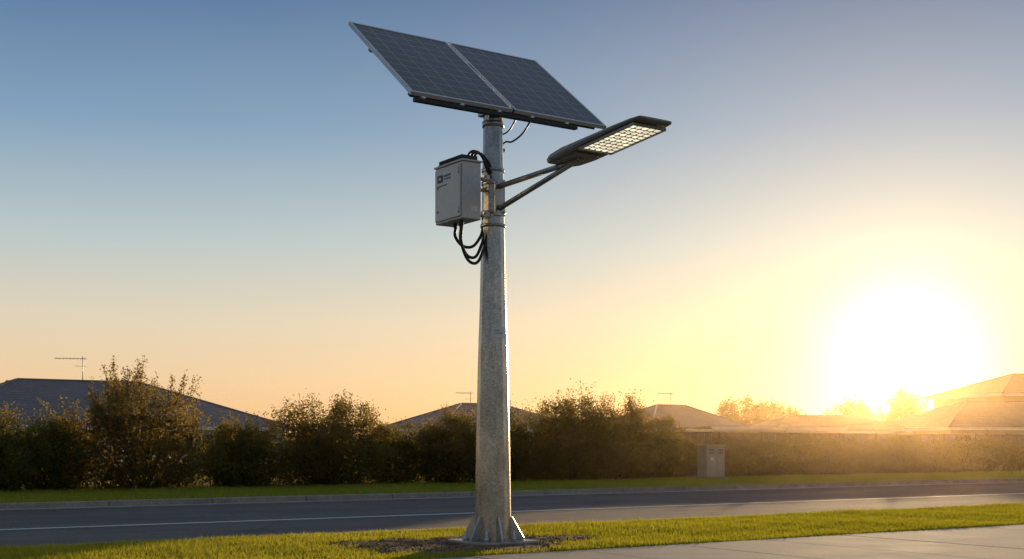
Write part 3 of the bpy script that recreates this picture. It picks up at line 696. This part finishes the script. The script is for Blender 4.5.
cable('cable',[pk+up*0.50+sl*0.12-nm*0.07,pk+up*0.40-Z*0.16,pk+up*0.30-Z*0.34+N*0.2,e+Z*5.10+U*0.04,e+Z*4.98-U*0.03],0.012,M['rubber'],SL)
cable('cable',[pk+up*0.36+sl*0.15-nm*0.07,pk+up*0.30-Z*0.08+N*0.15,e+Z*5.26+U*0.10,e+Z*5.18-U*0.02],0.010,M['rubber'],SL)
rods('cable_entry',[(PX+U*0.1+Z*5.0,PX+U*0.165+Z*5.0,0.03,0.026)],M['black'],SL,seg=12)

# ------------------------------------------------------------------ warm scattering volume, added to stand in for lens-flare glow
def glow_volume():
    m=bpy.data.materials.new('glow_scatter'); k=NT(m)
    v=k.n('ShaderNodeVolumeScatter'); v.inputs['Color'].default_value=(1.0,0.72,0.40,1); v.inputs['Density'].default_value=0.00055; v.inputs['Anisotropy'].default_value=0.89
    o=k.n('ShaderNodeOutputMaterial'); k.l(v.outputs[0],o.inputs[1])
    b=boxv(Vector((0,88,2.7)),Vector((1,0,0)),Vector((0,1,0)),Z,400,125,5.7)
    mesh_obj('glow_volume',b,BF,m)
glow_volume()

# ------------------------------------------------------------------ sky / sun
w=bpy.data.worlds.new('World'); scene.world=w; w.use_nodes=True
k=NT.__new__(NT); k.nt=w.node_tree; k.nt.nodes.clear()
tc=k.n('ShaderNodeTexCoord')
vn=k.n('ShaderNodeVectorMath',operation='NORMALIZE'); k.l(tc.outputs['Generated'],vn.inputs[0])
sx=k.n('ShaderNodeSeparateXYZ'); k.l(vn.outputs[0],sx.inputs[0])
zz=sx.outputs[2]
base=k.ramp(zz,[(0.0,(0.82,0.46,0.21)),(0.05,(0.82,0.58,0.35)),(0.095,(0.72,0.62,0.47)),(0.155,(0.47,0.555,0.565)),(0.24,(0.20,0.335,0.49)),(0.33,(0.078,0.172,0.335)),(0.45,(0.085,0.165,0.30)),(0.8,(0.21,0.27,0.36))])  # overhead end, out of frame, brightened as added fill for the ground
dt=k.n('ShaderNodeVectorMath',operation='DOT_PRODUCT'); k.l(vn.outputs[0],dt.inputs[0]); dt.inputs[1].default_value=(math.sin(SUN_AZ)*math.cos(math.radians(3.6)),math.cos(SUN_AZ)*math.cos(math.radians(3.6)),math.sin(math.radians(3.6)))
mr=k.n('ShaderNodeMapRange',interpolation_type='SMOOTHSTEP'); k.l(dt.outputs['Value'],mr.inputs[0])
mr.inputs[1].default_value=-0.7; mr.inputs[2].default_value=0.72; mr.inputs[3].default_value=0.58; mr.inputs[4].default_value=1.0
# only the low sky dims away from the sun
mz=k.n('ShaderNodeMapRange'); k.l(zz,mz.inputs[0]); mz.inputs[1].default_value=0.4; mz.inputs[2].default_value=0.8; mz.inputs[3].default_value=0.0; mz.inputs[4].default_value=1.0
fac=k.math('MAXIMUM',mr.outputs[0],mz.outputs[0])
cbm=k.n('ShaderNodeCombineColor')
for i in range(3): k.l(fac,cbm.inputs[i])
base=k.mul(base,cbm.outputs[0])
th=k.math('ARCCOSINE',k.math('MINIMUM',dt.outputs['Value'],0.999999))
def glow(sig,p,amp,col):
    f=k.math('MULTIPLY',k.math('EXPONENT',k.math('MULTIPLY',k.math('POWER',k.math('DIVIDE',th,math.radians(sig)),p),-1.0)),amp)
    m=k.n('ShaderNodeMix',data_type='RGBA',blend_type='MULTIPLY'); m.inputs[0].default_value=1
    m.inputs[6].default_value=(*col,1); cb=k.n('ShaderNodeCombineColor')
    for i in range(3): k.l(f,cb.inputs[i])
    k.l(cb.outputs[0],m.inputs[7]); return m.outputs[2]
def add(a,b):
    m=k.n('ShaderNodeMix',data_type='RGBA',blend_type='ADD'); m.inputs[0].default_value=1; m.clamp_result=False
    k.l(a,m.inputs[6]); k.l(b,m.inputs[7]); return m.outputs[2]
c=add(base,glow(2.4,1.6,2.3,(1,0.86,0.58)))
c=add(c,glow(5.6,1.0,0.60,(1,0.62,0.24)))
c=add(c,glow(17.0,1.5,0.11,(1,0.64,0.30)))
sky=k.n('ShaderNodeTexSky'); sky.sky_type='NISHITA'; sky.sun_disc=False; sky.sun_elevation=SUN_EL; sky.sun_rotation=SUN_AZ
b1=k.n('ShaderNodeBackground',i_Strength=0.015); k.l(sky.outputs[0],b1.inputs[0])
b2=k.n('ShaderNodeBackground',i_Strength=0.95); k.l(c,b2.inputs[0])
ad=k.n('ShaderNodeAddShader'); k.l(b1.outputs[0],ad.inputs[0]); k.l(b2.outputs[0],ad.inputs[1])
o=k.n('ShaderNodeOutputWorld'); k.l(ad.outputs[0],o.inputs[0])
ld=bpy.data.lights.new('sun','SUN'); ld.energy=5; ld.angle=math.radians(0.6); ld.color=(1.0,0.68,0.35)
lo=bpy.data.objects.new('sun',ld); scene.collection.objects.link(lo); lo.rotation_euler=S.to_track_quat('Z','Y').to_euler(); lo.location=S*100

# ------------------------------------------------------------------ camera
cd=bpy.data.cameras.new('camera'); cd.sensor_width=36; cd.lens=1267/1024*36; cd.shift_y=(445-279.5)/1024; cd.clip_end=8000; cd.clip_start=0.1
co=bpy.data.objects.new('camera',cd); scene.collection.objects.link(co); co.location=(0,0,1.26); co.rotation_euler=(math.radians(90),0,0)
scene.camera=co
scene.view_settings.view_transform='Standard'; scene.view_settings.look='None'; scene.view_settings.exposure=0
